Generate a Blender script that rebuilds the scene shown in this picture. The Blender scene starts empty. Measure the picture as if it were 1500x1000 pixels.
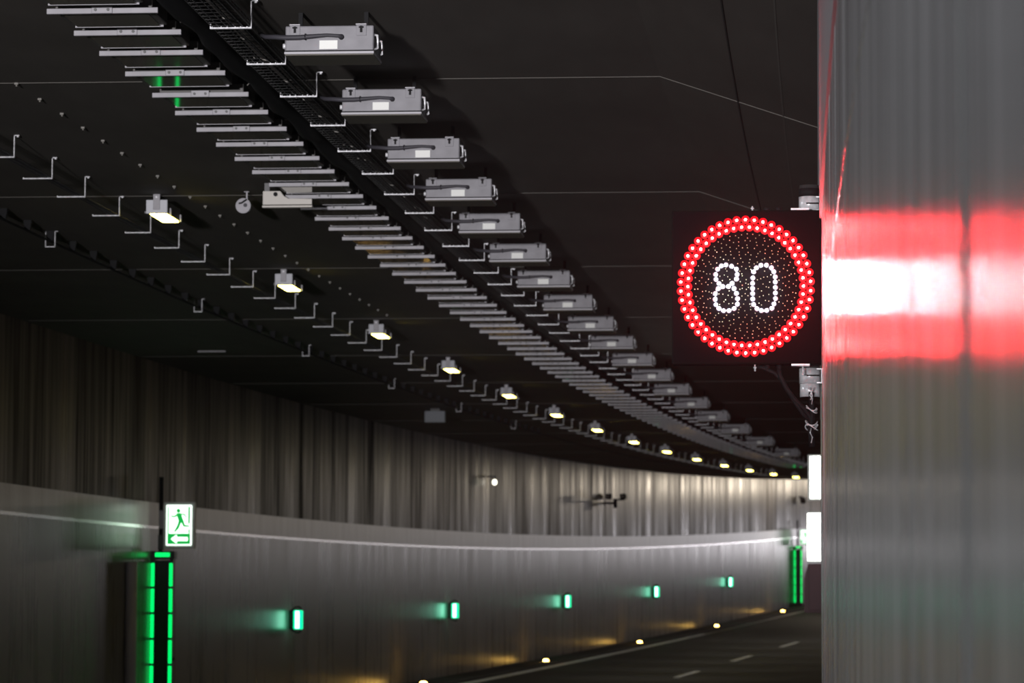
import bpy, bmesh, math, random
from mathutils import Vector, Matrix
random.seed(7)
S = bpy.context.scene
COL = S.collection

# ------------------------------------------------------------------ tunnel axis
# The tunnel is a gentle right-hand bend over a sag. A point is given by t (metres along
# the axis), X (metres to the side) and Z (metres above the camera's height).
K0, K1, KV0, KV1, BANK = 0.0013740167, -1.40458e-6, 0.000342117, 4.67955e-7, 0.00137021
H0 = 1.43                                   # camera height over the road


def heading(t):
    return K0 * t + K1 * t * t / 2


def P(t, X, Z):
    n = 24
    cx = cy = 0.0
    dt = t / n
    for i in range(n):
        a = heading((i + .5) * dt)
        cx += math.sin(a) * dt
        cy += math.cos(a) * dt
    th = heading(t)
    cz = (KV0 * t * t / 2 + KV1 * t ** 3 / 6) if t > 0 else 0
    return Vector((cx + X * math.cos(th), cy - X * math.sin(th), cz + Z - BANK * X + H0))


# ------------------------------------------------------------------ camera
yaw, pitch, roll = -0.065075, 0.0906465, 0.00423284
R = Vector((math.cos(yaw), -math.sin(yaw), 0))
F = Vector((math.sin(yaw) * math.cos(pitch), math.cos(yaw) * math.cos(pitch), math.sin(pitch)))
U = R.cross(F)
c, s = math.cos(roll), math.sin(roll)
R2, U2 = R * c + U * s, U * c - R * s
cam = bpy.data.cameras.new('camera')
cam.lens, cam.sensor_width, cam.sensor_fit = 120.0, 36.0, 'HORIZONTAL'
cam.clip_start, cam.clip_end = 0.05, 600
cam.dof.use_dof = True
cam.dof.focus_distance = 16.5
cam.dof.aperture_fstop = 6.6
camo = bpy.data.objects.new('camera', cam)
M4 = Matrix((R2, U2, -F)).transposed().to_4x4()
M4.translation = Vector((0, 0, H0))
camo.matrix_world = M4
COL.objects.link(camo)
S.camera = camo

# ------------------------------------------------------------------ world, exposure
w = bpy.data.worlds.new('world')
S.world = w
w.use_nodes = True
w.node_tree.nodes['Background'].inputs[0].default_value = (0.02, 0.02, 0.022, 1)
w.node_tree.nodes['Background'].inputs[1].default_value = 0.35
S.view_settings.view_transform = 'Standard'
S.view_settings.look = 'None'
S.view_settings.exposure = 0
S.view_settings.gamma = 1
S.view_settings.use_curve_mapping = False
S.cycles.use_denoising = True
S.cycles.max_bounces = 6
S.cycles.diffuse_bounces = 3
S.cycles.glossy_bounces = 3


def area_light(name, loc, target, sx, sy, power, col):
    l = bpy.data.lights.new(name, 'AREA')
    l.shape = 'RECTANGLE'
    l.size, l.size_y = sx, sy
    l.energy, l.color = power, col
    o = bpy.data.objects.new(name, l)
    o.location = loc
    o.rotation_euler = (Vector(target) - Vector(loc)).to_track_quat('-Z', 'Y').to_euler()
    COL.objects.link(o)
    return o


def spot_light(name, loc, target, deg, blend, power, col, rad):
    l = bpy.data.lights.new(name, 'SPOT')
    l.energy, l.color, l.spot_size, l.spot_blend, l.shadow_soft_size = power, col, math.radians(deg), blend, rad
    o = bpy.data.objects.new(name, l)
    o.location = loc
    o.rotation_euler = (Vector(target) - Vector(loc)).to_track_quat('-Z', 'Y').to_euler()
    COL.objects.link(o)
    return o


# unseen spot added behind the camera, aimed up to light the ceiling fixtures
spot_light('headlights', P(-16, -4.2, -.75), P(19, -2.9, 4.0), 18, 1.0, 46000, (1.0, .97, 1.0), .4)
# the row of small ceiling lamps goes on overhead and behind the camera
for t in (-2.5, 3.4, 9.3, 15.2):
    area_light('overhead_lamp_light', P(t, -5.15, 3.36), P(t, -5.0, -1.4), .14, .55, 125, (.94, .96, 1.0))
# luminaires of the brighter lit stretch of the tunnel beyond the bend
for t, x, p in ((128, -6.6, 70), (142, -6.4, 100), (160, -6.4, 130)):
    area_light('tunnel_light_beyond_bend', P(t, x, 3.4), P(t - 32, -9.3, 2.6), 1.2, .5, p, (1.0, .85, .66))
area_light('daylight_beyond_bend', P(175, -2.0, .4), P(100, -9.2, .4), 5, 1.8, 270, (1.0, .95, 1.0))  # unseen area light, added to brighten the outer wall's cladding

# ------------------------------------------------------------------ materials
MATS = {}


def nodes_of(m):
    m.use_nodes = True
    nt = m.node_tree
    return nt, nt.nodes, nt.links, nt.nodes['Principled BSDF']


def mat(name, col, rough=.6, metal=0.0, spec=.5, noise=0, scale=30):
    m = bpy.data.materials.new(name)
    nt, N, L, b = nodes_of(m)
    b.inputs['Base Color'].default_value = (*col, 1)
    b.inputs['Roughness'].default_value = rough
    b.inputs['Metallic'].default_value = metal
    b.inputs['Specular IOR Level'].default_value = spec
    if noise:
        tc = N.new('ShaderNodeTexCoord')
        nz = N.new('ShaderNodeTexNoise')
        nz.inputs['Scale'].default_value = scale
        nz.inputs['Detail'].default_value = 5
        L.new(tc.outputs['Object'], nz.inputs['Vector'])
        cr = N.new('ShaderNodeValToRGB')
        cr.color_ramp.elements[0].position = .3
        cr.color_ramp.elements[1].position = .72
        cr.color_ramp.elements[0].color = (*[x * (1 - noise) for x in col], 1)
        cr.color_ramp.elements[1].color = (*[min(1, x * (1 + noise * .6)) for x in col], 1)
        L.new(nz.outputs['Fac'], cr.inputs['Fac'])
        L.new(cr.outputs['Color'], b.inputs['Base Color'])
    MATS[name] = m
    return m


def glow(name, col, strength, base=(0.02, 0.02, 0.02)):
    m = bpy.data.materials.new(name)
    nt, N, L, b = nodes_of(m)
    b.inputs['Base Color'].default_value = (*base, 1)
    b.inputs['Roughness'].default_value = .4
    b.inputs['Emission Color'].default_value = (*col, 1)
    b.inputs['Emission Strength'].default_value = strength
    MATS[name] = m
    return m


def streaked(name, c0, c1, rough, spec, su, st, pos=(.3, .75), rough2=None, metal=0.0, bump=0.0, fine=(3.0, 60.0),
             finemix=.35, spec2=None):
    """surface with vertical streaks; UV = metres across the profile, metres along the tunnel"""
    m = bpy.data.materials.new(name)
    nt, N, L, b = nodes_of(m)
    uv = N.new('ShaderNodeTexCoord')

    def noise(a, bb, det):
        mp = N.new('ShaderNodeMapping')
        mp.inputs['Scale'].default_value = (a, bb, 1)
        L.new(uv.outputs['UV'], mp.inputs['Vector'])
        nz = N.new('ShaderNodeTexNoise')
        nz.inputs['Scale'].default_value = 1
        nz.inputs['Detail'].default_value = det
        L.new(mp.outputs['Vector'], nz.inputs['Vector'])
        return nz
    n1 = noise(su, st, 6)
    n2 = noise(fine[0], fine[1], 4)
    mx = N.new('ShaderNodeMix')
    mx.inputs[0].default_value = finemix
    L.new(n1.outputs['Fac'], mx.inputs[2])
    L.new(n2.outputs['Fac'], mx.inputs[3])
    cr = N.new('ShaderNodeValToRGB')
    cr.color_ramp.elements[0].position, cr.color_ramp.elements[1].position = pos
    cr.color_ramp.elements[0].color = (*c0, 1)
    cr.color_ramp.elements[1].color = (*c1, 1)
    L.new(mx.outputs[0], cr.inputs['Fac'])
    L.new(cr.outputs['Color'], b.inputs['Base Color'])
    b.inputs['Roughness'].default_value = rough
    b.inputs['Specular IOR Level'].default_value = spec
    b.inputs['Metallic'].default_value = metal
    if rough2 is not None:
        mr = N.new('ShaderNodeMapRange')
        mr.inputs['From Min'].default_value, mr.inputs['From Max'].default_value = pos
        mr.inputs['To Min'].default_value, mr.inputs['To Max'].default_value = rough, rough2
        L.new(mx.outputs[0], mr.inputs['Value'])
        L.new(mr.outputs['Result'], b.inputs['Roughness'])
    if spec2 is not None:
        ms = N.new('ShaderNodeMapRange')
        ms.inputs['From Min'].default_value, ms.inputs['From Max'].default_value = pos
        ms.inputs['To Min'].default_value, ms.inputs['To Max'].default_value = spec, spec2
        L.new(mx.outputs[0], ms.inputs['Value'])
        L.new(ms.outputs['Result'], b.inputs['Specular IOR Level'])
    if bump:
        bp = N.new('ShaderNodeBump')
        bp.inputs['Strength'].default_value = bump
        bp.inputs['Distance'].default_value = .002
        L.new(n2.outputs['Fac'], bp.inputs['Height'])
        L.new(bp.outputs['Normal'], b.inputs['Normal'])
    MATS[name] = m
    return m


streaked('ceiling_concrete', (.080, .073, .064), (.125, .114, .102), .75, .3, .6, .5, fine=(6, 1.2))
streaked('wall_concrete', (.045, .038, .031), (.34, .28, .21), .46, .0, .14, 1.3, pos=(.34, .72), rough2=.18, spec2=.04, fine=(.3, 7), finemix=.45)
streaked('cladding_left', (.17, .155, .15), (.27, .25, .248), .24, .5, .25, 1.8, rough2=.34, fine=(.6, 12))
streaked('band_left', (.40, .33, .345), (.62, .55, .575), .32, .5, .3, 2.6, fine=(.8, 12))
mat('ledge_white', (.92, .9, .91), .27, 1.0)
streaked('cladding_right', (.25, .25, .256), (.68, .68, .70), .18, .5, .16, 3.2, pos=(.36, .70), rough2=.26, fine=(.3, 22), finemix=.5)
streaked('wall_grey', (.30, .30, .32), (.38, .38, .40), .55, .4, .6, .8)
streaked('asphalt', (.017, .016, .0145), (.03, .028, .026), .7, .35, 3, 3, fine=(40, 40))
mat('strip_alu', (.62, .63, .64), .4)
mat('kerb', (.02, .019, .018), .8)
mat('paint_white', (.85, .85, .85), .6, noise=.2, scale=3)
mat('seam', (.12, .112, .10), .8)
mat('seam_dark', (.008, .008, .008), .8)
mat('box_grey', (.245, .24, .26), .5, noise=.18, scale=9)
mat('box_lip', (.45, .44, .47), .4)
mat('box_dark', (.035, .033, .03), .5)
mat('steel', (.85, .85, .88), .3, .15, noise=.25, scale=40)
mat('galv', (.56, .56, .58), .38, .35, noise=.35, scale=45)
mat('galv_dark', (.10, .10, .10), .5, .5)
mat('alu', (.30, .292, .31), .42, .15, noise=.12, scale=8)
mat('lum_body', (.09, .085, .08), .5)
mat('lum_glass', (.17, .16, .14), .04, 0, .6)
mat('rubber', (.010, .010, .011), .75, 0, .25)
mat('cable_grey', (.045, .043, .052), .6)
mat('cable_light', (.2, .19, .17), .5)
mat('sticker', (.90, .91, .87), .6)
mat('lamp_white', (.56, .57, .61), .5)
mat('cream', (.58, .55, .50), .5)
mat('sign_black', (.005, .004, .005), .85, 0, .05)
mat('sign_edge', (.007, .006, .006), .8, 0, .05)
mat('pixel_off', (.62, .66, .40), .4)
mat('maroon', (.09, .018, .028), .5)
mat('duct_grey', (.62, .58, .64), .4)
mat('portal_dark', (.012, .03, .022), .4)
mat('frame_grey', (.72, .75, .72), .5)
mat('junction_grey', (.3, .32, .35), .6)
glow('red_core', (1.0, .03, .03), 930)
glow('red_lens', (1.0, .0, .006), 1.6, (.2, .0, .0))  # oversized glowing lens, imitates bloom between the red LEDs
glow('white_core', (.9, .9, 1.0), 330)
glow('white_lens', (.5, .48, .8), .22, (.2, .2, .2))  # bluish glowing lens, imitates the halo around the white LEDs
glow('lamp_glow', (1.0, .82, .14), 20, (.6, .6, .5))
glow('green_strip', (.0, 1.0, .16), 1.25, (.0, .2, .05))
glow('green_light', (.35, 1.0, .72), 7)
glow('green_lens', (.0, .9, .36), 1.6, (.0, .2, .1))
glow('exit_panel', (.82, 1.0, .86), 2.2, (.7, .7, .7))
glow('exit_green', (.0, .60, .08), .7, (.0, .2, .05))
glow('white_panel', (1.0, 1.0, .94), 8, (.8, .8, .8))
glow('blue_panel', (.1, .55, 1.0), 1.0, (.1, .2, .4))
glow('amber', (1.0, .58, .12), 28)
glow('bulb', (1.0, .97, .8), 3)


# ------------------------------------------------------------------ mesh helpers
class MB:
    def __init__(self):
        self.v, self.f, self.sm = [], [], []

    def add(self, vs, fs, smooth=False):
        o = len(self.v)
        self.v += [tuple(p) for p in vs]
        self.f += [tuple(i + o for i in q) for q in fs]
        self.sm += [smooth] * len(fs)
        return self

    def box(self, x0, x1, y0, y1, z0, z1, ch=0.0):
        if ch <= 0:
            vs = [(x, y, z) for z in (z0, z1) for y in (y0, y1) for x in (x0, x1)]
            return self.add(vs, [(0, 2, 3, 1), (4, 5, 7, 6), (0, 1, 5, 4), (2, 6, 7, 3), (0, 4, 6, 2), (1, 3, 7, 5)])
        bm = bmesh.new()
        bmesh.ops.create_cube(bm, size=1)
        bmesh.ops.scale(bm, vec=(x1 - x0, y1 - y0, z1 - z0), verts=bm.verts)
        bmesh.ops.translate(bm, vec=((x0 + x1) / 2, (y0 + y1) / 2, (z0 + z1) / 2), verts=bm.verts)
        bmesh.ops.bevel(bm, geom=bm.edges[:], offset=ch, segments=2, profile=.5, affect='EDGES')
        bm.verts.index_update()
        self.add([v.co[:] for v in bm.verts], [[v.index for v in f.verts] for f in bm.faces])
        bm.free()
        return self

    def prism(self, poly, y0, y1):
        """polygon in x,z extruded along y"""
        n = len(poly)
        vs = [(x, y0, z) for x, z in poly] + [(x, y1, z) for x, z in poly]
        fs = [tuple(range(n)), tuple(range(2 * n - 1, n - 1, -1))]
        fs += [(i, i + n, (i + 1) % n + n, (i + 1) % n) for i in range(n)]
        return self.add(vs, fs)

    def tube(self, pts, r, n=8, cap=True):
        pts = [Vector(p) for p in pts]
        rr = r if isinstance(r, (list, tuple)) else [r] * len(pts)
        vs, fs = [], []
        up = Vector((0, 0, 1))
        for i, p in enumerate(pts):
            a = pts[max(0, i - 1)]
            b = pts[min(len(pts) - 1, i + 1)]
            d = (b - a).normalized()
            q = d.cross(up)
            if q.length < .05:
                q = d.cross(Vector((1, 0, 0)))
            q.normalize()
            e = q.cross(d).normalized()
            for k in range(n):
                an = 2 * math.pi * k / n
                vs.append(p + (q * math.cos(an) + e * math.sin(an)) * rr[i])
        for i in range(len(pts) - 1):
            for k in range(n):
                fs.append((i * n + k, i * n + (k + 1) % n, (i + 1) * n + (k + 1) % n, (i + 1) * n + k))
        self.add(vs, fs, True)
        if cap:
            o = len(self.v) - len(vs)
            self.f += [tuple(o + k for k in range(n))[::-1], tuple(o + (len(pts) - 1) * n + k for k in range(n))]
            self.sm += [False, False]
        return self

    def cyl(self, a, b, r, n=16, r2=None):
        return self.tube([a, b], [r, r if r2 is None else r2], n)

    def dome(self, cx, cy, cz, r, h, n=10, m=3):
        """dome bulging towards -y"""
        vs, fs = [], []
        for j in range(m):
            a = math.pi / 2 * j / m
            for k in range(n):
                b = 2 * math.pi * k / n
                vs.append((cx + r * math.cos(a) * math.cos(b), cy - h * math.sin(a), cz + r * math.cos(a) * math.sin(b)))
        vs.append((cx, cy - h, cz))
        for j in range(m - 1):
            for k in range(n):
                fs.append((j * n + k, j * n + (k + 1) % n, (j + 1) * n + (k + 1) % n, (j + 1) * n + k))
        for k in range(n):
            fs.append(((m - 1) * n + k, (m - 1) * n + (k + 1) % n, m * n))
        return self.add(vs, fs, True)

    def mesh(self, name, material):
        me = bpy.data.meshes.new(name)
        me.from_pydata(self.v, [], self.f)
        me.polygons.foreach_set('use_smooth', self.sm)
        me.materials.append(MATS[material])
        me.update()
        return me

    def build(self, name, material, parent=None):
        o = bpy.data.objects.new(name, self.mesh(name, material))
        COL.objects.link(o)
        if parent:
            o.parent = parent
        return o


def tag(o, label, cat, group=None):
    o['label'] = label
    o['category'] = cat
    if group:
        o['group'] = group
    return o


def empty(name):
    o = bpy.data.objects.new(name, None)
    o.empty_display_size = .1
    COL.objects.link(o)
    return o


CH = {}


def copy_tree(o, parent=None):
    c = o.copy()
    COL.objects.link(c)
    if parent:
        c.parent = parent
    for ch in o.children:
        copy_tree(ch, c)
    return c


def put(o, t, X, Z, turn=0.0):
    o.location = P(t, X, Z)
    o.rotation_euler = (0, 0, -heading(t) + turn)
    return o


ONES = ['', 'first', 'second', 'third', 'fourth', 'fifth', 'sixth', 'seventh', 'eighth', 'ninth', 'tenth', 'eleventh',
        'twelfth', 'thirteenth', 'fourteenth', 'fifteenth', 'sixteenth', 'seventeenth', 'eighteenth', 'nineteenth']
TENS = {2: ('twentieth', 'twenty'), 3: ('thirtieth', 'thirty'), 4: ('fortieth', 'forty'), 5: ('fiftieth', 'fifty'),
        6: ('sixtieth', 'sixty'), 7: ('seventieth', 'seventy'), 8: ('eightieth', 'eighty'), 9: ('ninetieth', 'ninety')}


def nth(n):
    if n < 20:
        return ONES[n]
    a, b = TENS[n // 10]
    return a if n % 10 == 0 else b + '-' + ONES[n % 10]


def frange(a, b, d):
    n = max(1, int(math.ceil((b - a) / d - 1e-6)))
    return [a + (b - a) * i / n for i in range(n + 1)]


def sweep(name, prof, ts, material, structure=True, closed=True, xoff=None):
    """extrude a closed profile [(X,Z)] along the tunnel; UV in metres"""
    vs, fs, uvs = [], [], []
    n = len(prof)
    rows = {}
    segs = n if closed else n - 1
    s0 = 0.0
    for j in range(segs):
        (xa, za), (xb, zb) = prof[j], prof[(j + 1) % n]
        ln = math.hypot(xb - xa, zb - za)
        o = len(vs)
        for t in ts:
            dx = xoff(t) if xoff else 0
            vs += [P(t, xa + dx, za), P(t, xb + dx, zb)]
        for i in range(len(ts) - 1):
            a = o + 2 * i
            fs.append((a, a + 1, a + 3, a + 2))
            uvs += [(s0, ts[i]), (s0 + ln, ts[i]), (s0 + ln, ts[i + 1]), (s0, ts[i + 1])]
        s0 += ln
    if closed:
        for t in (ts[0], ts[-1]):
            o = len(vs)
            dx = xoff(t) if xoff else 0
            vs += [P(t, x + dx, z) for x, z in prof]
            fs.append(tuple(range(o, o + n)))
            uvs += [(x, t + z) for x, z in prof]
    me = bpy.data.meshes.new(name)
    me.from_pydata([tuple(v) for v in vs], [], fs)
    uvl = me.uv_layers.new(name='UVMap')
    for i, q in enumerate(uvs):
        uvl.data[i].uv = q
    me.polygons.foreach_set('use_smooth', [len(f) == 4 for f in fs])
    me.materials.append(MATS[material])
    me.update()
    o = bpy.data.objects.new(name, me)
    COL.objects.link(o)
    if structure:
        o['kind'] = 'structure'
    return o


# ------------------------------------------------------------------ the setting
TS = frange(-4, 12, .5)[:-1] + frange(12, 195, 1.0)
ZC = 3.54
XL = -9.2
sweep('floor', [(XL - .4, -1.43), (.6, -1.43), (.6, -1.7), (XL - .4, -1.7)], TS, 'asphalt')
sweep('ceiling', [(XL - .5, ZC), (-.77, ZC), (.24, 3.2), (.24, 3.9), (XL - .5, 3.9)], TS, 'ceiling_concrete')
sweep('wall_left', [(XL - .07, -1.43), (XL - .07, ZC), (XL - .4, ZC), (XL - .4, -1.43)], TS, 'wall_concrete')
# cladding, light band and ledge on the outer wall
sweep('trim_1', [(XL, -1.43), (XL, 1.29), (XL - .07, 1.29), (XL - .07, -1.43)], TS, 'cladding_left')
sweep('trim_2', [(XL - .015, 1.29), (XL - .015, 1.62), (XL - .07, 1.62), (XL - .07, 1.29)], TS, 'band_left')
sweep('trim_3', [(XL + .006, 1.262), (XL + .006, 1.302), (XL - .015, 1.306), (XL - .015, 1.262)], TS, 'ledge_white')
# kerb strip and painted edge line
sweep('trim_4', [(XL, -1.43), (XL, -1.365), (-8.52, -1.365), (-8.50, -1.385), (-8.50, -1.43)], TS, 'kerb')
sweep('trim_5', [(-8.46, -1.43), (-8.46, -1.426), (-8.22, -1.426), (-8.22, -1.43)], TS, 'paint_white')
# inner wall: concrete above, glossy cladding panels below
TW = frange(-4, 40, .5)[:-1] + frange(40, 195, 2.0)
sweep('wall_right', [(.225, 1.87), (.225, 3.25), (.56, 3.25), (.56, -1.43), (.25, -1.43), (.25, 1.87)], TW, 'wall_grey')


def right_panels():
    me_v, me_f, me_uv = [], [], []
    t = 2.24 - 1.33 * 4
    while t < 60:
        t1 = t + 1.33 - .003
        # the two panels next to the camera lean in a little, the others sit true to a few millimetres
        if t < 2:
            da = db = -.012
        elif t < 3:
            da, db = -.012, -.004
        elif t < 4:
            da, db = -.004, 0
        else:
            da, db = random.uniform(-.002, .002), random.uniform(-.002, .002)
        ts = frange(t, t1, .19)
        prof = [(.236, -1.43), (.236, 1.262), (.2335, 1.266), (.2335, 1.274), (.236, 1.278), (.236, 1.87), (.25, 1.87)]
        s0 = 0
        for j in range(len(prof) - 1):
            (xa, za), (xb, zb) = prof[j], prof[j + 1]
            ln = math.hypot(xb - xa, zb - za)
            o = len(me_v)
            for q in ts:
                dx = da + (db - da) * (q - t) / (t1 - t)
                me_v.extend([tuple(P(q, xa + dx, za)), tuple(P(q, xb + dx, zb))])
            for i in range(len(ts) - 1):
                a = o + 2 * i
                me_f.append((a, a + 2, a + 3, a + 1))
                me_uv.extend([(s0, ts[i]), (s0, ts[i + 1]), (s0 + ln, ts[i + 1]), (s0 + ln, ts[i])])
            s0 += ln
        a = len(me_v)
        dx = da
        me_v.extend([tuple(P(ts[0], x + dx, z)) for x, z in ((.236, -1.43), (.262, -1.43), (.262, 1.87), (.236, 1.87))])
        me_f.append((a, a + 1, a + 2, a + 3))
        me_uv.extend([(0, t), (.02, t), (.02, t + .02), (0, t + .02)])
        t += 1.33
    me = bpy.data.meshes.new('trim_6')
    me.from_pydata(me_v, [], me_f)
    u = me.uv_layers.new(name='UVMap')
    for i, q in enumerate(me_uv):
        u.data[i].uv = q
    me.polygons.foreach_set('use_smooth', [True] * len(me_f))
    me.materials.append(MATS['cladding_right'])
    o = bpy.data.objects.new('trim_6', me)
    o['kind'] = 'structure'
    COL.objects.link(o)


right_panels()
# slim cover strip over one of the panel joints
sweep('trim_40', [(.229, -1.43), (.229, 1.26), (.236, 1.26), (.236, -1.43)], [3.555, 3.58], 'strip_alu')

# construction joints across the ceiling, and lengthwise seams on the haunch
n = 7
for i in range(18):
    t = 21.3 + 5.77 * i - 5.77
    pts = [(-9.2, ZC), (-.77, ZC), (.22, 3.206)]
    vs, fs = [], []
    for (x, z) in pts:
        for d in (-.008, .008):
            vs += [P(t + d, x, z - .004), P(t + d, x, z + .03)]
    fs = []
    for k in range(2):
        a = 4 * k
        fs += [(a, a + 2, a + 6, a + 4), (a, a + 4, a + 5, a + 1), (a + 2, a + 3, a + 7, a + 6)]
    o = MB().add(vs, fs).build('trim_%d' % n, 'seam')
    o['kind'] = 'structure'
    n += 1


def hz(x):
    return ZC - (x + .77) / 1.01 * .34


sweep('trim_%d' % n, [(-.284, hz(-.284) - .008), (-.276, hz(-.276) - .008), (-.276, hz(-.276) + .02), (-.284, hz(-.284) + .02)],
      TS, 'seam_dark')
sweep('trim_%d' % (n + 1), [(.0, hz(0) - .003), (.01, hz(.01) - .003), (.01, hz(.01) + .02), (.0, hz(0) + .02)], TS, 'seam')

# lane dashes
for i in range(3):
    t = 71.54 + 11.435 * i
    o = sweep('lane_dash', [(-4.73, -1.43), (-4.73, -1.426), (-4.59, -1.426), (-4.59, -1.43)], frange(t, t + 4.2, .7), 'paint_white', False)
    tag(o, 'white painted lane dash on the dark road, %s of three from the camera' % nth(i + 1), 'road marking', 'lane dashes on the road')

# ------------------------------------------------------------------ flat strip luminaires
LUM_T = [17.45, 18.13, 18.81, 19.49, 20.23, 21.06, 21.81, 22.56, 23.28, 24.01, 24.73, 25.46, 26.2, 26.94, 27.66, 28.39, 29.13,
         29.88, 30.64, 31.41, 32.2, 33.02, 33.85, 34.71, 35.59, 36.47, 37.32, 38.17, 39.03, 39.91]
while LUM_T[-1] < 88:
    LUM_T.append(LUM_T[-1] + .88)


def make_luminaire():
    r = empty('strip_luminaire')
    MB().box(-.27, .27, .025, .46, .004, .075, .006).build('housing', 'lum_body', r)
    MB().box(-.235, .235, .04, .445, -.004, .004).build('glass', 'lum_glass', r)
    b = MB().box(-.3085, .3085, -.012, .012, -.0155, .0155, .003).build('end_bar', 'alu', r)
    MB().box(-.25, .25, .452, .466, -.006, .004).build('rear_flange', 'alu', r)
    k = MB().box(-.058, .058, -.02, -.0125, -.016, .026, .003).build('clamp', 'alu', r)
    for x in (-.035, .035):
        MB().cyl((x, -.026, .004), (x, -.0195, .004), .0085, 10).build('bolt', 'galv_dark', k)
    for x in (-.2, .2):
        MB().box(x - .02, x + .02, .08, .40, .072, .127).build('mounting_rail', 'galv_dark', r)
    return r


lum = make_luminaire()
for i, t in enumerate(LUM_T):
    o = lum if i == 0 else copy_tree(lum)
    put(o, t, -3.6615, 3.413)
    tag(o, 'flat unlit strip luminaire beside the thick black cable, %s along its row' % nth(i + 1),
        'ceiling light', 'flat strip luminaires along the tunnel ceiling')

# ------------------------------------------------------------------ floodlight boxes
BOX_T = [18.72, 20.97, 23.14, 25.28, 27.45, 29.71, 32.05, 34.52, 37.08, 39.73, 42.55, 45.52, 48.73, 52.27, 56.35, 61.2, 66.9, 73.6]


def make_box():
    r = empty('floodlight')
    W, H, D = .499, .155, .33
    b = MB()
    b.box(0, W, 0, D, .014, H + .004, .007)
    b.build('housing', 'box_grey', r)
    MB().box(-.004, W + .004, -.010, D, -.002, .012, .003).build('lip', 'box_lip', r)
    MB().box(.0, W, .0, D + .003, -.008, -.002).build('glass', 'lum_glass', r)
    MB().box(.0, W, -.0025, .0, .0135, .0195).build('gasket', 'rubber', r)
    for x in (.055, .43):
        k = MB().box(x - .029, x + .029, -.006, .001, .100, .160, .002).build('bracket', 'box_grey', r)
        MB().box(x - .030, x + .030, -.016, .01, .160, .166).build('bracket_flange', 'box_lip', k)
        MB().box(x - .012, x + .012, .20, .22, .156, .272).build('hanger', 'rubber', r)
        MB().box(x - .007, x + .007, -.0085, -.006, .118, .155).box(x - .014, x + .014, -.0085, -.006, .143, .152).build('slot', 'rubber', k)
    MB().box(.194, .296, -.0025, .0005, .026, .075).build('sticker', 'sticker', r)
    # latches on the outer end, knob on the other
    for y in (.045, .24):
        MB().tube([(W, y, .03), (W + .018, y - .012, .035), (W + .022, y - .014, .07), (W + .018, y - .012, .105), (W, y, .112)],
                  .0075, 8).build('latch', 'steel', r)
    MB().cyl((-.016, .03, .05), (.002, .03, .05), .015, 12).build('knob', 'steel', r)
    g = MB().tube([(.318, .0, .093), (.318, -.02, .093), (.30, -.026, .096), (.24, -.03, .100), (.16, -.032, .094), (.08, -.032, .088),
                   (0, -.03, .088), (-.05, -.02, .094), (-.11, .03, .104), (-.16, .09, .128)],
                  [.014, .013, .010, .0095, .012, .014, .0145, .014, .013, .012], 10).build('cable', 'cable_grey', r)
    MB().cyl((.318, -.008, .093), (.318, .003, .093), .016, 14).build('cable_gland', 'rubber', g)
    MB().tube([(.118, -.032, .074), (.118, -.047, .092), (.118, -.032, .108)], .0035, 6).build('cable_tie', 'rubber', g)
    return r


bx = make_box()
for i, t in enumerate(BOX_T):
    o = bx if i == 0 else copy_tree(bx)
    put(o, t, -2.746, 3.266)
    tag(o, 'grey box floodlight with white sticker, %s of its row from the camera' % nth(i + 1),
        'floodlight', 'grey box floodlights along the ceiling')

# ------------------------------------------------------------------ wide cable tray and its brackets
TR_T = [16.1, 17.29, 18.49, 19.7, 20.93, 22.17, 23.4, 24.6, 25.8, 27.01, 28.23, 29.45, 30.64, 31.78, 32.91, 34.07, 35.23, 36.41, 37.59, 38.77]
while TR_T[-1] < 88:
    TR_T.append(TR_T[-1] + 1.19)


def make_bracket(name, w, h, foot, lip, studs):
    r = empty(name)
    MB().box(0, w, -.014, .014, -.004, .004).box(0, .006, -.014, .014, .004, lip).build('arm', 'galv', r)
    MB().box(w - .006, w, -.012, .012, .004, h).build('hanger', 'galv', r)
    f = MB().box(w - .006, w + foot, -.012, .012, h - .006, h).build('foot', 'galv', r)
    MB().cyl((w + foot * .6, 0, h - .014), (w + foot * .6, 0, h - .006), .008, 8).build('bolt', 'steel', f)
    for k in range(studs):
        x = w * (.08 + .84 * (k + random.uniform(-.2, .2)) / max(1, studs - 1))
        x = min(max(x, .01), w - .01)
        MB().cyl((x, -.016, random.uniform(.0, .004)), (x, -.016, random.uniform(.008, .016)), .004, 6).build('screw', 'steel', r)
    return r


br = make_bracket('tray_bracket', .233, .155, .034, .024, 6)
for i, t in enumerate(TR_T):
    o = br if i == 0 else copy_tree(br)
    put(o, t, -3.13, 3.374)
    tag(o, 'galvanised bracket under the wide cable tray by the floodlights, %s along its row' % nth(i + 1),
        'bracket', 'brackets of the wide cable tray')

t_ends = frange(14.5, 90, .6)
r = empty('cable_tray')
m = MB()
for x in (-3.12, -3.08, -3.035, -2.99, -2.945, -2.905):
    m.tube([P(t, x, 3.3815) for t in t_ends], .0028, 5)
for x in (-3.122, -2.903):
    for z in (3.40, 3.42):
        m.tube([P(t, x, z) for t in t_ends], .0024, 5)
t = 14.55
while t < 80:
    m.tube([P(t, -3.122, 3.42), P(t, -3.122, 3.3815), P(t, -2.903, 3.3815), P(t, -2.903, 3.42)], .0024, 4, False)
    t += .1 if t < 40 else .2
m.build('wire_basket', 'galv_dark', r)
for x, z, q in ((-3.08, 3.392, .009), (-3.045, 3.395, .011), (-3.0, 3.392, .008), (-2.955, 3.396, .012)):
    MB().tube([P(tt, x + .006 * math.sin(tt * 2.3 + x * 40), z) for tt in frange(14.5, 90, .4)], q, 7).build('tray_cable', 'rubber', r)
tag(r, 'long wire basket cable tray carrying black cables between luminaires and floodlights', 'cable tray')

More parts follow.
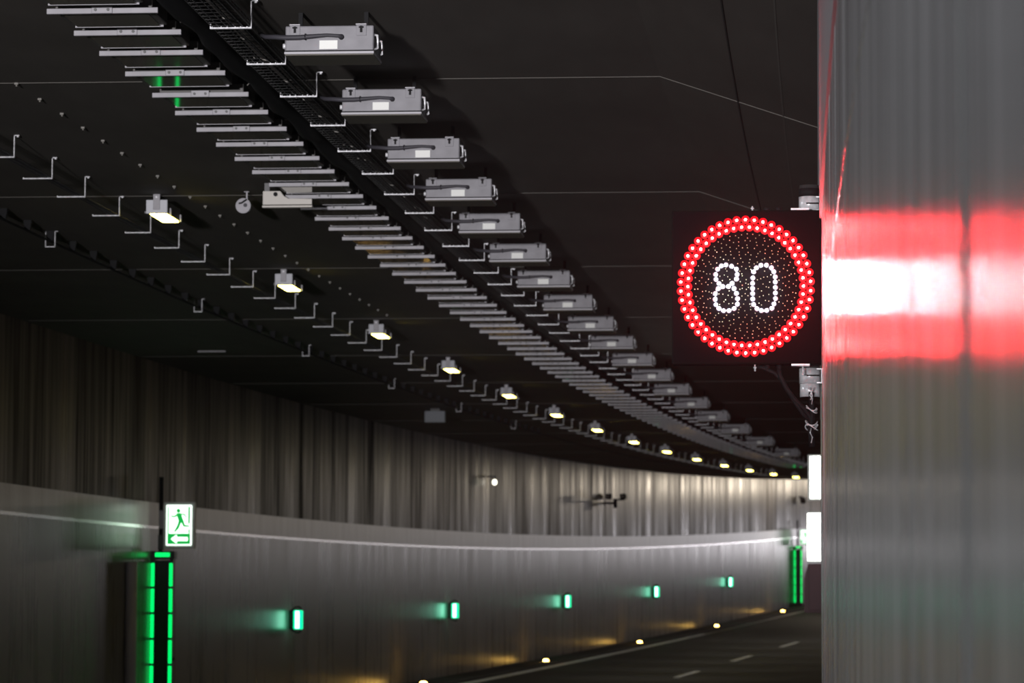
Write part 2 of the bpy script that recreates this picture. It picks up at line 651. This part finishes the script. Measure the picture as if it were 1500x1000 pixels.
r = MB()
pts = frange(13, 100, .35)
r.tube([P(tt, -3.255 + .012 * math.sin(tt * 3.1) + .007 * math.sin(tt * 7.7), 3.458 + .010 * math.sin(tt * 4.3 + 1)) for tt in pts],
       [.062 + .007 * math.sin(tt * 5.3) + .005 * math.sin(tt * 11.1) for tt in pts], 12)
o = r.build('thick_cable', 'rubber')
tag(o, 'thick lumpy black cable run along the ceiling beside the strip luminaires', 'cable')
for i, t in enumerate(LUM_T[:16]):
    o = MB().tube([(0, 0, -.005), (.03, 0, .03), (.10, 0, .036), (.2, 0, .03), (.27, .0, .012), (.31, 0, -.03)], .005, 7).build('connection_cable', 'cable_light')
    put(o, t + .12, -3.385, 3.475 + .02)
    tag(o, 'thin cable looping over the thick black cable, %s from the camera' % nth(i + 1), 'cable',
        'thin connection cables across the thick black cable')

# ------------------------------------------------------------------ narrow tray by the lit lamps
TL_T = [23.58, 24.74, 25.83, 27.06, 28.28, 29.47, 30.64, 31.83, 33.04, 34.25, 35.42, 36.6, 37.78]
while TL_T[-1] < 98:
    TL_T.append(TL_T[-1] + 1.18)
br = make_bracket('tray_hanger', .223, .158, .032, .010, 0)
for i, t in enumerate(TL_T):
    o = br if i == 0 else copy_tree(br)
    put(o, t, -5.698, 3.379)
    tag(o, 'thin L shaped hanger beside the small lit lamps, %s along its row' % nth(i + 1),
        'bracket', 'L shaped hangers beside the lit lamps')
r = empty('lamp_cable')
for x, z, q in ((-5.53, 3.391, .007), (-5.50, 3.392, .008), (-5.56, 3.389, .005)):
    MB().tube([P(tt, x + .005 * math.sin(tt * 1.7 + x * 30), z) for tt in frange(22, 104, .6)], q, 6).build('strand', 'cable_grey', r)
tag(r, 'slim grey cables resting on the L shaped hangers beside the lit lamps', 'cable')

# ------------------------------------------------------------------ small lit lamps
LAMP_T = [26.97, 32.92, 38.85, 44.78, 50.69, 56.44, 62.15, 67.93, 73.74, 79.53, 85.28, 90.97, 96.64, 102.29]


def make_lamp():
    r = empty('ceiling_lamp')
    W, H, D = .174, .112, .56
    MB().box(0, W, 0, .025, 0, H, .004).build('end_plate', 'lamp_white', r)
    MB().box(.006, W - .006, .025, D, .006, H - .006, .004).build('housing', 'lum_body', r)
    MB().box(.03, W - .015, .02, D - .02, -.006, .006).build('diffuser', 'lamp_glow', r)
    k = MB().box(W / 2 - .028, W / 2 + .028, -.008, 0, .03, .152, .003).box(W / 2 - .028, W / 2 + .028, -.008, .06, .146, .156).build('bracket', 'alu', r)
    MB().cyl((W / 2, -.014, .132), (W / 2, -.008, .132), .008, 10).build('bolt', 'steel', k)
    l = bpy.data.lights.new('lamp_light', 'SPOT')
    l.energy, l.color, l.spot_size, l.spot_blend, l.shadow_soft_size = 130, (1.0, .95, .86), math.radians(100), .5, .08
    lo = bpy.data.objects.new('lamp_light', l)
    lo.location = (W / 2, D / 2, -.03)
    lo.parent = r
    COL.objects.link(lo)
    for y in (.12, D - .03):
        MB().box(W, W + .012, y - .02, y + .02, -.004, .055).build('clip', 'alu', r)
    MB().cyl((-.012, .012, .012), (.002, .012, .012), .011, 10).build('knob', 'alu', r)
    return r


lp = make_lamp()
for i, t in enumerate(LAMP_T):
    o = lp if i == 0 else copy_tree(lp)
    put(o, t, -5.24, 3.384)
    tag(o, 'small lit ceiling lamp with white end plate, %s of its row from the camera' % nth(i + 1),
        'lamp', 'small lit lamps along the ceiling')

# ------------------------------------------------------------------ dark cable with clamps, further out
o = MB().tube([P(tt, -6.64, 3.447) for tt in frange(22, 110, .8)], .011, 8).build('clipped_cable', 'rubber')
tag(o, 'thin black cable held below the ceiling by a row of dark clamps', 'cable')
cl = empty('cable_clamp')
MB().prism([(-.022, 0), (.022, 0), (.034, .065), (.034, .094), (-.034, .094), (-.034, .065)], -.012, .012).build('body', 'rubber', cl)
MB().tube([(0, -.014, -.012), (.014, -.014, .0), (0, -.014, .012), (-.014, -.014, 0), (0, -.014, -.012)], .004, 6).build('ring', 'rubber', cl)
t, i = 27.0, 0
while t < 66:
    o = cl if i == 0 else copy_tree(cl)
    put(o, t, -6.64, 3.452)
    tag(o, 'dark clamp on the thin black ceiling cable, %s of its row from the camera' % nth(i + 1), 'clamp',
        'dark clamps on the thin black cable')
    t += .83
    i += 1
ub = MB().box(0, .007, -.012, .012, 0, .14).box(.085, .092, -.012, .012, 0, .14).box(0, .092, -.012, .012, -.004, .004)\
    .box(-.022, .007, -.012, .012, .134, .14).box(.085, .114, -.012, .012, .134, .14)
for i, t in enumerate((29.5, 36.0, 42.5, 49.2, 55.7, 62.0)):
    if i == 0:
        u0 = o = ub.build('cable_cradle', 'galv')
    else:
        o = u0.copy()
        COL.objects.link(o)
    put(o, t, -6.69, 3.40)
    tag(o, 'grey U shaped cradle around the thin black cable, %s of six from the camera' % nth(i + 1), 'bracket',
        'cradles around the thin black cable')

# ceiling anchors, disc, bracket plate, cover strip, junction box
an = MB().box(-.012, .012, -.01, .01, 0, .012).cyl((0, 0, -.012), (0, 0, .002), .006, 8)
for i in range(28):
    if i == 0:
        a0 = o = an.build('ceiling_anchor', 'cable_light')
    else:
        o = a0.copy()
        COL.objects.link(o)
    put(o, 20.65 + .645 * i, -4.905, 3.528)
    tag(o, 'tiny anchor stud in the ceiling between lamps and strip luminaires, %s of its row' % nth(i + 1), 'anchor',
        'anchor studs in the ceiling')

r = empty('round_sounder')
MB().cyl((0, 0, 0), (0, .10, 0), .061, 28, .05).build('body', 'cable_grey', r)
f = MB().cyl((0, -.012, 0), (0, 0, 0), .061, 28).build('face', 'alu', r)
MB().tube([(-.035, -.014, .018), (-.012, -.016, .022), (.008, -.016, .036), (.03, -.014, .05)], .007, 8).build('handle', 'rubber', f)
MB().cyl((.018, -.016, .004), (.018, -.011, .004), .016, 14).build('knob', 'cable_grey', f)
MB().box(.022, .034, -.004, .004, .05, .113).box(.008, .048, -.02, .02, .108, .114).build('hanger', 'alu', r)
put(r, 26.85, -4.42, 3.426)
tag(r, 'grey round disc shaped sounder hanging alone from the dark ceiling', 'sounder')

r = empty('mounting_plate')
MB().prism([(0, .02), (.385, .02), (.385, .062), (.20, .066), (.165, .085), (.135, .125), (0, .125)], -.02, .02).build('plate', 'cream', r)
MB().box(-.004, .389, -.03, .03, -.004, .012, .003).build('lip', 'cream', r)
MB().cyl((.10, -.03, .10), (.10, -.019, .10), .017, 14).build('knob', 'rubber', r)
MB().box(.01, .05, -.01, .01, .125, .19).build('hanger', 'galv_dark', r)
put(r, 26.07, -4.12, 3.315)
tag(r, 'cream metal plate with a stepped edge at the side of the strip luminaires', 'bracket plate')

o = MB().box(0, .37, -.02, .02, -.01, .012, .003).build('cover_strip', 'alu')
put(o, 43.4, -8.24, 3.53)
tag(o, 'short pale metal strip alone on the dark outer ceiling', 'metal strip')

r = empty('junction_box')
MB().box(-.175, .175, 0, .12, -.2, -.006, .008).build('body', 'junction_grey', r)
MB().box(-.08, .08, .03, .09, -.01, .04).build('mount', 'galv_dark', r)
put(r, 57.4, -7.33, 3.505)
tag(r, 'plain pale grey rectangular box under the dark outer ceiling', 'junction box')

# ------------------------------------------------------------------ speed limit sign on the inner wall
TS0 = 15.0
sg = empty('speed_limit_sign')
SW, SH = .656, .681
MB().box(0, SW, 0, .11, 0, SH, .006).build('cabinet', 'sign_edge', sg)
MB().box(.008, SW - .008, -.004, .001, .008, SH - .008).build('face', 'sign_black', sg)
kx, kz = SW / 902.0, SH / 905.0


def sp(px, py):
    return (px - 50) * kx, SH - (py - 68) * kz


red_core = MB().dome(0, 0, 0, .0059, .005, 10, 3).mesh('red_led', 'red_core')
red_halo = MB().dome(0, 0, 0, .0182, .0036, 16, 2).mesh('led_lens', 'red_lens')
wh_core = MB().dome(0, 0, 0, .0060, .005, 10, 3).mesh('white_led', 'white_core')
wh_halo = MB().dome(0, 0, 0, .0115, .0036, 14, 2).mesh('led_lens', 'white_lens')


def led(core, lens, name, x, z):  # core is the LED, lens its widened glowing halo
    o = bpy.data.objects.new(name, core)
    COL.objects.link(o)
    o.parent = sg
    o.location = (x, -.0055, z)
    q = bpy.data.objects.new('led_lens', lens)
    COL.objects.link(q)
    q.parent = o
    q.location = (0, .0015, 0)


for ring, (rr, ph) in enumerate(((393, .0), (349, .5))):
    for k in range(46):
        a = 2 * math.pi * (k + ph) / 46
        led(red_core, red_halo, 'red_led', *sp(497 + rr * math.sin(a), 517 - rr * math.cos(a)))
EIGHT = [(378, 390), (412, 398), (350, 396), (327, 415), (441, 415), (315, 447), (446, 447), (317, 475), (442, 474), (335, 500),
         (415, 500), (358, 518), (393, 517), (331, 530), (427, 530), (313, 560), (441, 558), (312, 592), (448, 590), (316, 624),
         (447, 622), (335, 648), (427, 648), (363, 660), (396, 660)]
ZERO = [(590, 393), (623, 393), (562, 408), (653, 408), (545, 432), (668, 432), (540, 468), (676, 463), (539, 500), (676, 493),
        (539, 530), (677, 525), (539, 560), (677, 557), (540, 592), (677, 590), (545, 624), (668, 622), (565, 650), (655, 648),
        (592, 660), (624, 660)]
for p in EIGHT + ZERO:
    led(wh_core, wh_halo, 'white_led', *sp(*p))
off = MB()
lit = EIGHT + ZERO
for ri in range(1, 16):
    rad = 20.5 * ri
    k = max(6, int(2 * math.pi * rad / (36 if ri % 2 else 52)))
    for j in range(k):
        a = 2 * math.pi * (j + (ri % 3) / 3) / k
        px = 497 + rad * math.cos(a) + random.uniform(-5, 5)
        py = 517 + rad * math.sin(a) + random.uniform(-5, 5)
        if min(math.hypot(px - q[0], py - q[1]) for q in lit) > 22:
            x, z = sp(px, py)
            off.dome(x, -.004, z, .0024, .002, 6, 2)
o = off.build('unlit_pixel', 'pixel_off', sg)
o['kind'] = 'stuff'
# fittings above and below
for x, z0, z1 in ((.355, SH, SH + .022), (.365, -.03, 0)):
    MB().cyl((x, .03, z0), (x, .03, z1), .004, 8).cyl((x, .03, (z0 + z1) / 2 - .002), (x, .03, (z0 + z1) / 2 + .004), .008, 8).build('screw', 'steel', sg)
for x in (.418, .470):
    MB().cyl((x, .05, SH), (x, .05, SH + .018), .013, 12).build('plug', 'rubber', sg)
    MB().cyl((x, .05, -.02), (x, .05, 0), .011, 12).build('cable_gland', 'rubber', sg)
for z in (SH, -.008):
    MB().box(.525, .605, -.004, .06, z, z + .008).build('mounting_plate', 'steel', sg)
MB().cyl((.575, .02, -.045), (.575, .02, -.008), .004, 8).cyl((.575, .02, -.049), (.575, .02, -.043), .007, 8).build('screw', 'steel', sg)
MB().tube([(.375, .05, -.008), (.40, .05, -.012), (.45, .05, -.035), (.49, .06, -.075), (.53, .07, -.15), (.575, .08, -.215), (.605, .085, -.245)], .009, 8)\
    .build('cable', 'rubber', sg)
MB().tube([(.470, .05, -.02), (.475, .05, -.05), (.50, .06, -.10), (.54, .07, -.155), (.58, .08, -.19), (.605, .085, -.225), (.613, .085, -.30)], .011, 8)\
    .build('cable', 'rubber', sg)
MB().tube([(.612, .085, -.12), (.610, .08, -.16), (.616, .085, -.21), (.608, .085, -.28), (.615, .085, -.36)], .013, 8).build('cable', 'rubber', sg)
for zz, rad in ((-.19, .022), (-.20, .024), (-.255, .026), (-.265, .024), (-.275, .027)):
    MB().tube([(.612 + rad * math.cos(a), .085 + rad * math.sin(a), zz + .012 * math.cos(a * 1.5 + zz * 90)) for a in [i * math.pi / 8 for i in range(17)]],
              .0032, 6).build('tie_wire', 'steel', sg)
MB().tube([(.600, .055, -.10), (.612, .05, -.12), (.605, .052, -.135), (.618, .05, -.15), (.612, .052, -.175)], .0032, 6)\
    .tube([(.62, .055, -.10), (.612, .05, -.118), (.616, .052, -.14), (.608, .05, -.155)], .0032, 6).build('tie_wire', 'steel', sg)
MB().tube([(.612, .055, -.28), (.606, .05, -.30), (.616, .05, -.32), (.61, .052, -.345)], .0032, 6).build('tie_wire', 'steel', sg)
put(sg, TS0, -.2705 - .1546 + .0, 1.226)
tag(sg, 'black square electronic speed sign showing 80 in a lit red ring', 'road sign')
# pivot post behind the sign with its clamps
po = empty('pivot_post')
MB().cyl((0, 0, -.135), (0, 0, SH + .13), .043, 20).build('pipe', 'galv_dark', po)
MB().cyl((0, 0, SH + .08), (0, 0, SH + .115), .046, 20).build('cap', 'rubber', po)
for z0, z1 in ((SH + .012, SH + .078), (-.075, -.008)):
    k = MB().cyl((0, 0, z0), (0, 0, z1), .047, 24).build('clamp', 'steel', po)
    MB().box(-.014, .042, -.052, -.044, (z0 + z1) / 2 - .003, (z0 + z1) / 2 + .003).build('slot', 'rubber', k)
    MB().box(.03, .056, -.05, -.042, z0 - .002, z0 + .004).box(.03, .056, -.05, -.042, z1 - .008, z1 - .002)\
        .box(.05, .056, -.05, -.042, z0, z1 - .004).build('wall_bracket', 'steel', po)
MB().cyl((0, 0, -.135), (0, 0, -.076), .0445, 24).build('sleeve', 'steel', po)
put(po, TS0 + .165, -.2705 - .1546 + .606, 1.226)
tag(po, 'short steel post with clamps and black cap holding the speed sign to the wall', 'post')

# ------------------------------------------------------------------ escape portals and exit signs
def make_portal(h):
    r = empty('escape_portal')
    MB().box(.0, .05, .0, .14, 0, h - .10, .004).box(.25, .30, .0, .14, 0, h - .10, .004).build('post', 'portal_dark', r)
    MB().box(.05, .25, .05, .09, 0, h - .12).build('back_panel', 'portal_dark', r)
    MB().box(-.01, .32, -.02, .16, h - .10, h, .008).build('cap', 'portal_dark', r)
    MB().box(.06, .26, -.028, -.018, h - .075, h - .02).build('cap_light', 'green_strip', r)
    for x in (.025, .275):
        k = 0
        z = h - .16
        while z - .31 > 0:
            MB().box(x - .022, x + .022, -.012, .004, z - .31, z, .004).build('led_strip', 'green_strip', r)
            z -= .343
            k += 1
    MB().cyl((.33, .03, h - 1.44), (.30, .03, h - 1.44), .02, 10).build('handle', 'rubber', r)
    MB().box(.09, .14, .04, .09, h, h + 1.0).build('pole', 'rubber', r)
    MB().box(.10, .175, .0, .05, h + .30, h + .55, .01).build('pole_box', 'alu', r)
    MB().box(.085, .16, .02, .07, h + .02, h + .22).build('pole_clamp', 'galv_dark', r)
    return r


HP = .96 + 1.365
pn = make_portal(HP)
put(pn, 45.0, XL, -1.365)
tag(pn, 'tall green lit escape post at the side of the road under the running man sign', 'escape post')
pf = copy_tree(pn)
put(pf, 132.0, XL, -1.365)
tag(pf, 'distant small green lit escape post at the far end of the outer wall', 'escape post')


def ngon(m, poly, y):
    m.prism([(x, z) for x, z in poly], y - .002, y)


def make_exit():
    r = empty('exit_sign')
    W, H = .425, .62
    MB().box(0, W, 0, .09, 0, H, .006).build('housing', 'frame_grey', r)
    MB().box(.04, W - .04, -.006, .001, .04, H - .04).build('panel', 'exit_panel', r)
    g = MB()
    # green lower field, with gap for the arrow, and green side borders
    g.box(.055, W - .055, -.008, -.0055, .055, .20)
    g.box(.055, .075, -.008, -.0055, .20, H - .06).box(W - .09, W - .06, -.008, -.0055, .33, H - .06)
    g.box(W - .085, W - .06, -.008, -.0055, .205, .26)
    g.build('border', 'exit_green', r)
    a = MB()
    ngon(a, [(.105, .125), (.185, .185), (.185, .15), (.335, .15), (.335, .10), (.185, .10), (.185, .065)], -.009)
    a.build('arrow', 'exit_panel', r)
    f = MB()
    cx, cz = .205, .505
    ngon(f, [(cx + .03 * math.cos(i * math.pi / 6), cz + .03 * math.sin(i * math.pi / 6)) for i in range(12)], -.009)
    ngon(f, [(.175, .47), (.235, .475), (.275, .38), (.245, .35), (.205, .36)], -.009)          # torso
    ngon(f, [(.19, .47), (.145, .435), (.095, .445), (.095, .425), (.15, .41), (.2, .44)], -.009)   # trailing arm
    ngon(f, [(.22, .475), (.30, .46), (.325, .41), (.308, .405), (.288, .44), (.23, .45)], -.009)   # leading arm
    ngon(f, [(.205, .36), (.25, .36), (.215, .27), (.165, .215), (.14, .225), (.18, .29)], -.009)   # leg
    ngon(f, [(.235, .37), (.275, .38), (.295, .315), (.355, .31), (.355, .285), (.272, .288)], -.009)
    f.build('running_figure', 'exit_green', r)
    return r


ex = make_exit()
put(ex, 44.95, -9.024, .998)
tag(ex, 'lit green and white running man exit sign with arrow on the outer wall', 'exit sign')
e2 = copy_tree(ex)
put(e2, 132.0, -9.0, .998)
tag(e2, 'small far lit exit sign above the distant green escape post', 'exit sign')

# lit panels and cabinet on the inner wall, beyond the bend
r = empty('lit_sign')
MB().box(0, .62, 0, .09, 0, .60, .006).build('housing', 'frame_grey', r)
MB().box(.035, .6, -.006, .001, .025, .575).build('panel', 'white_panel', r)
put(r, 45.0, -.40, 1.645)
tag(r, 'upper of two glaring white lit sign panels jutting from the glossy wall', 'lit sign')
r = empty('lit_sign')
MB().box(0, .64, 0, .09, 0, .655, .006).build('housing', 'frame_grey', r)
MB().box(.012, .62, -.006, .001, .02, .635).build('panel', 'white_panel', r)
MB().box(.07, .16, -.009, -.0055, .055, .085).build('blue_mark', 'blue_panel', r)
put(r, 45.0, -.415, .835)
tag(r, 'lower white lit sign panel with blue mark, above the maroon cabinet', 'lit sign')
r = empty('wall_cabinet')
MB().prism([(-.03, 0), (.64, 0), (.64, .64), (.02, .64), (-.03, .45)], 0, .35).build('body', 'maroon', r)
MB().box(.03, .6, -.012, .0, .03, .60, .004).build('door', 'maroon', r)
put(r, 45.02, -.42, .175)
tag(r, 'dark maroon cabinet on the inner wall under the white lit signs', 'cabinet')

# downpipe beside the green escape post
o = MB().cyl((0, 0, -1.365 + .0), (0, 0, .80), .075, 18).build('downpipe', 'duct_grey')
o.location = P(43.6, XL + .075, 0)
tag(o, 'grey upright pipe against the outer wall beside the green escape post', 'pipe')

# ------------------------------------------------------------------ green wall lights
def make_green():
    r = empty('wall_light')
    MB().cyl((-.10, 0, .0), (-.10, 0, .0001), .001, 4)
    MB().box(-.162, -.08, .0, .09, -.15, .15, .01).build('body', 'portal_dark', r)
    MB().box(-.085, .05, -.05, .07, -.15, .15, .012).build('lens', 'green_lens', r)
    MB().box(-.05, .01, -.056, -.049, -.135, .135, .003).build('lamp', 'green_light', r)
    m = MB()
    for sgn in (1, -1):
        m.tube([(-.15, .0, sgn * .13), (-.06, -.01, sgn * .20), (.0, -.02, sgn * .21), (.045, -.02, sgn * .17)], .014, 8)
    m.build('guard', 'rubber', r)
    return r


gl = make_green()
for i in range(5):
    o = gl if i == 0 else copy_tree(gl)
    put(o, 54.43 + 15.37 * i, -9.038, -.029)
    tag(o, 'glowing green marker light on the outer wall, %s of five from the camera' % nth(i + 1), 'wall light', 'green marker lights on the outer wall')

# ------------------------------------------------------------------ amber kerb lights
am = empty('kerb_light')
MB().box(-.07, .07, -.07, .07, 0, .018, .004).build('base', 'rubber', am)
MB().tube([(0, 0, .016), (0, 0, .03), (0, 0, .05), (0, 0, .062), (0, 0, .066)], [.066, .068, .058, .034, .004], 14).build('lens', 'amber', am)
for i in range(5):
    o = am if i == 0 else copy_tree(am)
    put(o, 64.2 + 15.376 * i, -8.683, -1.365)
    tag(o, 'small bright amber marker light on the kerb strip, %s of five from the camera' % nth(i + 1), 'kerb light', 'amber lights along the kerb')

# ------------------------------------------------------------------ small devices high on the outer wall
r = empty('twin_camera')
MB().box(-.04, .06, .1, .2, -.22, .03).build('bracket', 'rubber', r)
MB().box(-.02, .28, -.03, .03, -.02, .02).tube([(0, .15, -.1), (.02, 0, 0)], .02, 8).build('arm', 'rubber', r)
for x in (-.14, .26):
    k = MB().box(x - .07, x + .07, -.2, .12, .01, .15, .01).build('camera_body', 'rubber', r)
    MB().cyl((x, -.215, .08), (x, -.2, .08), .04, 12).build('camera_lens', 'lum_glass', k)
MB().box(-.248, -.02, .13, .17, -.12, -.06).build('wall_arm', 'rubber', r)
put(r, 92.5, XL + .18, 2.62)
tag(r, 'dark pair of surveillance cameras high on the stained upper wall', 'camera')
r = empty('bulkhead_bulb')
MB().tube([(0, 0, .05), (0, 0, .03), (0, 0, -.02), (0, 0, -.06), (0, 0, -.075)], [.02, .045, .055, .035, .004], 14).build('bulb', 'bulb', r)
MB().cyl((0, 0, .05), (0, 0, .14), .022, 10).build('socket', 'alu', r)
MB().box(-.16, .0, -.015, .015, .10, .13).build('arm', 'galv_dark', r)
put(r, 75.0, XL + .08, 2.76)
tag(r, 'tiny lit bulb on an arm alone on the dark upper wall', 'bulb')
r = empty('wall_camera')
MB().box(-.08, .12, -.15, .15, -.12, .10, .02).build('body', 'rubber', r)
MB().box(-.16, .0, -.03, .03, .1, .16).build('arm', 'galv_dark', r)
MB().cyl((.02, -.165, 0), (.02, -.15, 0), .06, 12).build('camera_lens', 'lum_glass', r)
put(r, 133.4, XL + .12, 2.72)
tag(r, 'small dark camera on the far bright upper wall above the distant escape post', 'camera')

# ------------------------------------------------------------------ scatter volume added to imitate bloom around the sign
hm = bpy.data.materials.new('traffic_haze')
hm.use_nodes = True
nt = hm.node_tree
nt.nodes.remove(nt.nodes['Principled BSDF'])
vs = nt.nodes.new('ShaderNodeVolumeScatter')
vs.inputs['Density'].default_value = .003
vs.inputs['Anisotropy'].default_value = .3
nt.links.new(vs.outputs['Volume'], nt.nodes['Material Output'].inputs['Volume'])
MATS['traffic_haze'] = hm
o = MB().add([(x, y, z) for z in (.5, 4.6) for x, y in ((-1.35, 10.5), (.298, 10.5), (.378, 14.92), (-1.35, 14.92))],
             [(3, 2, 1, 0), (4, 5, 6, 7), (0, 1, 5, 4), (1, 2, 6, 5), (2, 3, 7, 6), (3, 0, 4, 7)]).build('haze', 'traffic_haze')
o['kind'] = 'stuff'
tag(o, 'thin reddish haze glowing around the lit speed sign', 'haze')
